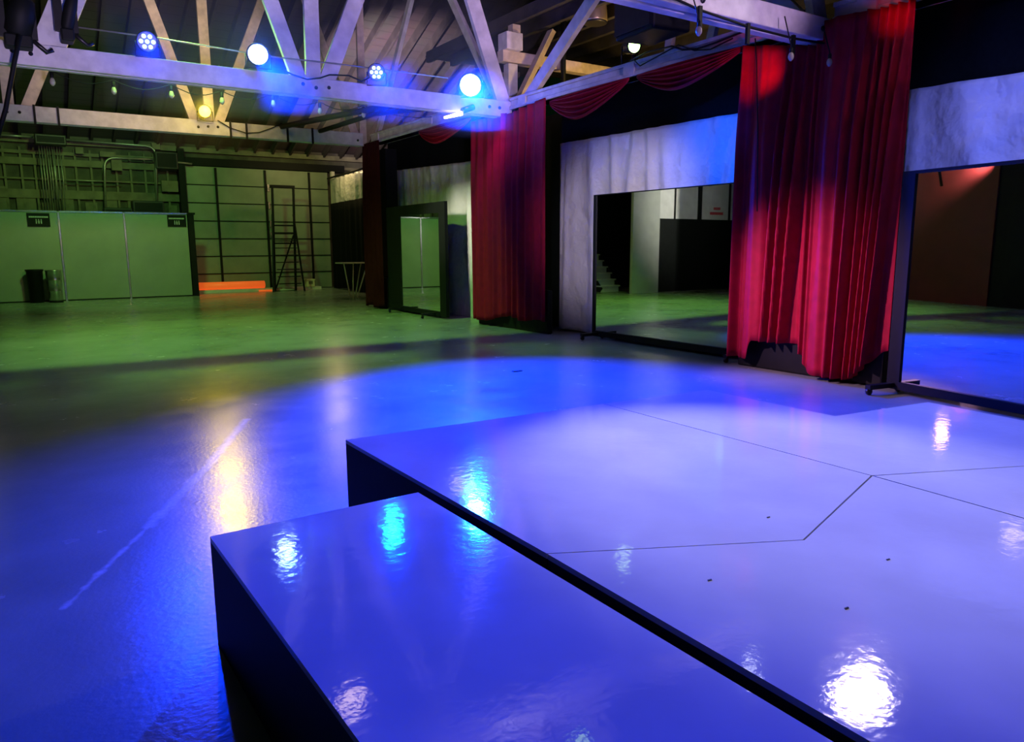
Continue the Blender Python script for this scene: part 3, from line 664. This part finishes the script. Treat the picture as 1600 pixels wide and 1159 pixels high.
for lo, hi, lab, nm in (((.9, 26.4, 4.5), (1.7, 26.84, 4.8), 'dark box over the vertical cable bundle', 'junction_box'),
                        ((3.3, 26.2, 2.56), (4.2, 26.7, 2.95), 'black machine lying atop the wall beside conduit', 'black_case'),
                        ((2.5, 26.3, 2.56), (3.3, 26.7, 2.72), 'flat black case lower, left of the black machine', 'black_case'),
                        ((4.15, 26.85, 4.0), (4.82, 27.19, 4.55), 'dark box above the upper left garage door corner', 'junction_box')):
    t = thing(nm, lab, 'box', ((lo[0] + hi[0]) / 2, (lo[1] + hi[1]) / 2, lo[2]))
    MB().box(lo, hi).build('body', 'duct', t, bevel=.03)
    MB().box((lo[0] + .05, lo[1] - .02, lo[2] + .06), (hi[0] - .05, lo[1], hi[2] - .06)).build('cover', 'black', t)
struct(MB().box((-2, 25.6, 2.45), (4.7, 27.2, 2.54)).build('trim_1', 'black'), 'dark ledge behind the partition top')
for k, (x0, z0, ww, hh) in enumerate(((-.3, 4.7, .2, .15), (1.95, 4.35, .22, .2), (2.6, 4.3, .4, .16), (4.1, 4.62, .25, .2), (2.9, 3.9, .3, .35), (4.3, 3.3, .5, .35))):
    tag(MB().box((x0, 27.02, z0), (x0 + ww, 27.18, z0 + hh)).build('electric_box', 'stud', bevel=.01), ['small pale box at upper left of back wall', 'small box right of the cable bundle, high', 'wide shallow box under the long conduit', 'small pale box near garage door, high', 'square box left of the inner hoop', 'large pale box left of the garage door top'][k], 'electric box', 'boxes fixed to the back wall')
# ladder in front of the garage door
t = thing('rolling_ladder', 'black metal platform ladder before the garage door', 'ladder', (8.1, 25.8, 0))
for xx in (7.47, 8.19):
    MB().bar((xx, 26.0, 0), (xx + .1, 26.0, 3.55), .09, .06).build('rail', 'black', t)
    MB().bar((xx - .2 if xx < 8 else xx + .15, 25.5, 0), (xx + .04, 25.97, 2.6), .05, .04).build('brace', 'black', t)
MB().box((7.5, 25.96, 3.5), (8.33, 26.04, 3.57)).build('top_bar', 'black', t)
for k in range(8):
    z = .25 + k * .24; MB().box((7.5, 25.5 + k * .06, z), (8.25, 25.65 + k * .06, z + .03)).build('step', 'black', t)
for z in (1.95, 2.2, 1.6):
    MB().box((7.5, 25.96, z), (8.28, 26.02, z + .05)).build('cross_bar', 'black', t)
MB().bar((7.5, 25.97, .1), (8.2, 25.97, 1.9), .05, .04).build('diagonal', 'black', t)
# low things at the garage door
q0, q1 = ony(300, 443, 26.4), ony(413, 443, 26.4)
tag(MB().tube([(q0.x, 26.4, .23), (q1.x, 26.4, .23)], .125, 14).build('orange_tube', 'orange'), 'long orange-red glowing tube lying before the garage door', 'tube')
tag(MB().prism([(5.0, 26.25), (9.2, 26.25), (9.2, 26.6), (5.0, 26.6)], 0, .1).build('door_curb', 'lilacpole'), 'low cream curb under the orange tube', 'curb')
p = ony(477, 441, 26.25)
t = thing('cream_carton', 'small cream box standing right of the ladder foot', 'box', (8.75, 26.3, .1))
MB().box((8.66, 26.22, .1), (8.96, 26.45, .36)).build('body', 'box', t, bevel=.01); MB().box((8.74, 26.21, .2), (8.88, 26.22, .3)).build('label', 'stud', t); MB().box((8.65, 26.21, .33), (8.97, 26.46, .37)).build('lid', 'box', t)
for k, (x0, x1, z, lab) in enumerate(((6.95, 7.4, .32, 'thin reddish rod beside the orange tube end'), (7.5, 8.2, .22, 'pale rod lying under the ladder'))):
    tag(MB().tube([(x0, 26.1, .03), (x1, 26.12, .03)], .03).build('loose_rod', 'orange' if k == 0 else 'lilacpole'), lab, 'rod')
# tall table
t = thing('tall_table', 'white tall table with legs slanting inward, far corner', 'table', (8.53, 21.5, 0))
MB().box((8.1, 21.2, 1.0), (8.97, 21.8, 1.035)).build('table_top', 'lilacpole', t, bevel=.006)
for xa, ya in ((8.16, 21.25), (8.55, 21.5), (8.9, 21.25), (8.9, 21.75)):
    MB().tube([(xa, ya, 1.0), (8.5 + (xa - 8.53) * .3, 21.5 + (ya - 21.5) * .3, .0)], .018).build('leg', 'lilacpole', t)
tag(MB().tube([(9.0, 21.3, 1.25), (9.05, 21.3, .6), (9.12, 21.3, 0)], [.02, .03, .06]).build('white_pole', 'lilacpole'), 'pale pole standing right of the tall table', 'pole')
tag(MB().box(onz(808, 580, 0) - Vector((.06, .03, 0)), onz(808, 580, 0) + Vector((.06, .03, .01))).build('floor_scrap', 'black', bevel=.004), 'small dark scrap on the blue-lit floor', 'scrap')
for q, lab in (((1387, 874), 'dark fleck on the right deck under lavender light'), ((1200, 808), 'dark fleck inside the white pool of the large deck'), ((1322, 950), 'black sliver on the wedge deck above the flood reflection'), ((1108, 906), 'faint dark fleck on the wedge deck near the gap')):
    p = onz(*q, .4345); tag(MB().prism([(p.x - .010, p.y - .003), (p.x + .008, p.y - .004), (p.x + .012, p.y + .001), (p.x - .005, p.y + .003)], .4345, .436).build('floor_scrap', 'black'), lab, 'scrap', 'flecks on the decks')
# ================================================================== LIGHTING (no fixtures; mostly fill added for the colour washes)
spot('green_house_light', (2.5, 12.75, 6.1), (3.6, 13.4, 0), 1500, (.38, 1.0, .14), 108, .8, .14)
spot('back_wash', (2.6, 18.3, 6.0), (3.6, 26, 1.9), 900, (.34, 1.0, .2), 105, 1, .3)
spot('amber_wash', (3.2, 12.5, 5.0), (3.0, 17.5, 5.2), 640, (1.0, .70, .25), 66, .9, .2)
point('aisle_amber', (9.6, 10.3, 3.95), 150, (1.0, .62, .2), .2)
point('corner_amber', (9.0, 24.5, 4.6), 75, (1.0, .72, .3), .2)
spot('lilac_uplight_left', (.5, -1.0, 1.0), (1.6, 11.5, 4.8), 4200, (.78, .60, 1.0), 24, .8, .2)
spot('lilac_uplight_right', (.7, -1.0, 1.0), (6.2, 11.5, 4.9), 4000, (.80, .56, 1.0), 22, .8, .2)
spot('lilac_truss', (3.4, -5.0, 2.4), (6.1, 5.2, 4.25), 3800, (.78, .5, 1.0), 13, .6, .15)
spot('lilac_webs', (2.4, -5.0, 2.4), (3.4, 5.2, 6.0), 4000, (.78, .6, 1.0), 30, .8, .15)
spot('roof_wash', (7.0, 18.1, 4.6), (11.5, 23.5, 7.0), 6500, (1.0, .70, .80), 64, 1, .15)  # added fill to brighten the right-hand rafters
spot('rose_front', (4.3, 6.5, 2.1), (7.45, 5.1, .75), 800, (1.0, .5, .95), 48, 1, .08)  # added fill from the side, so the drape pleats keep dark gaps
spot('stage_white', (3.6, 4.75, 4.0), (2.95, 2.3, .43), 720, (1, .95, .84), 40, .75, .05)
spot('stage_lavender', (5.2, -2.0, 4.2), (3.3, 1.0, .43), 360, (.60, .55, 1.0), 46, 1, .2)
spot('stage_far', (6.0, 4.8, 4.0), (4.6, 2.1, .43), 330, (.86, 1, .84), 34, 1, .05)
spot('blue_sheet', (3.0, -2.0, 4.0), (8.1, 2.7, 2.7), 3600, (.13, .17, 1.0), 24, .9, .15)
spot('sheet_lilac', (2.6, 4.4, 3.7), (8.1, 9.1, 2.0), 1300, (.9, .74, 1.0), 26, .9, .2)
spot('sheet_blue', (4.9, 5.6, 3.6), (8.1, 7.2, 2.7), 900, (.01, .10, 1.0), 32, .9, .1)
spot('sheet_cream', (4.4, 12.4, 3.5), (8.1, 14.1, 1.7), 760, (1, .9, .74), 30, .9, .2)
spot('alcove_light', (-2.6, 12.5, 3.4), (-3.2, 17.36, 2.9), 1700, (1, .95, .85), 70, 1, .2)  # added fill that brightens the mirrored panes and pier
spot('red_accent', (6.9, 5.55, 3.3), (7.45, 6.0, 3.5), 26, (1, .05, .04), 62, 1, .05)
spot('red_accent', (6.95, 4.2, 3.6), (7.45, 4.35, 3.75), 12, (1, .05, .04), 60, 1, .05)
spot('magenta_accent', (6.6, 11.1, 4.3), (7.45, 12.1, 3.0), 60, (1, .12, .8), 60, 1, .05)
S.view_settings.view_transform = 'Standard'; S.view_settings.look = 'None'; S.view_settings.gamma = 1; S.view_settings.exposure = 0
S.view_settings.use_curve_mapping = False
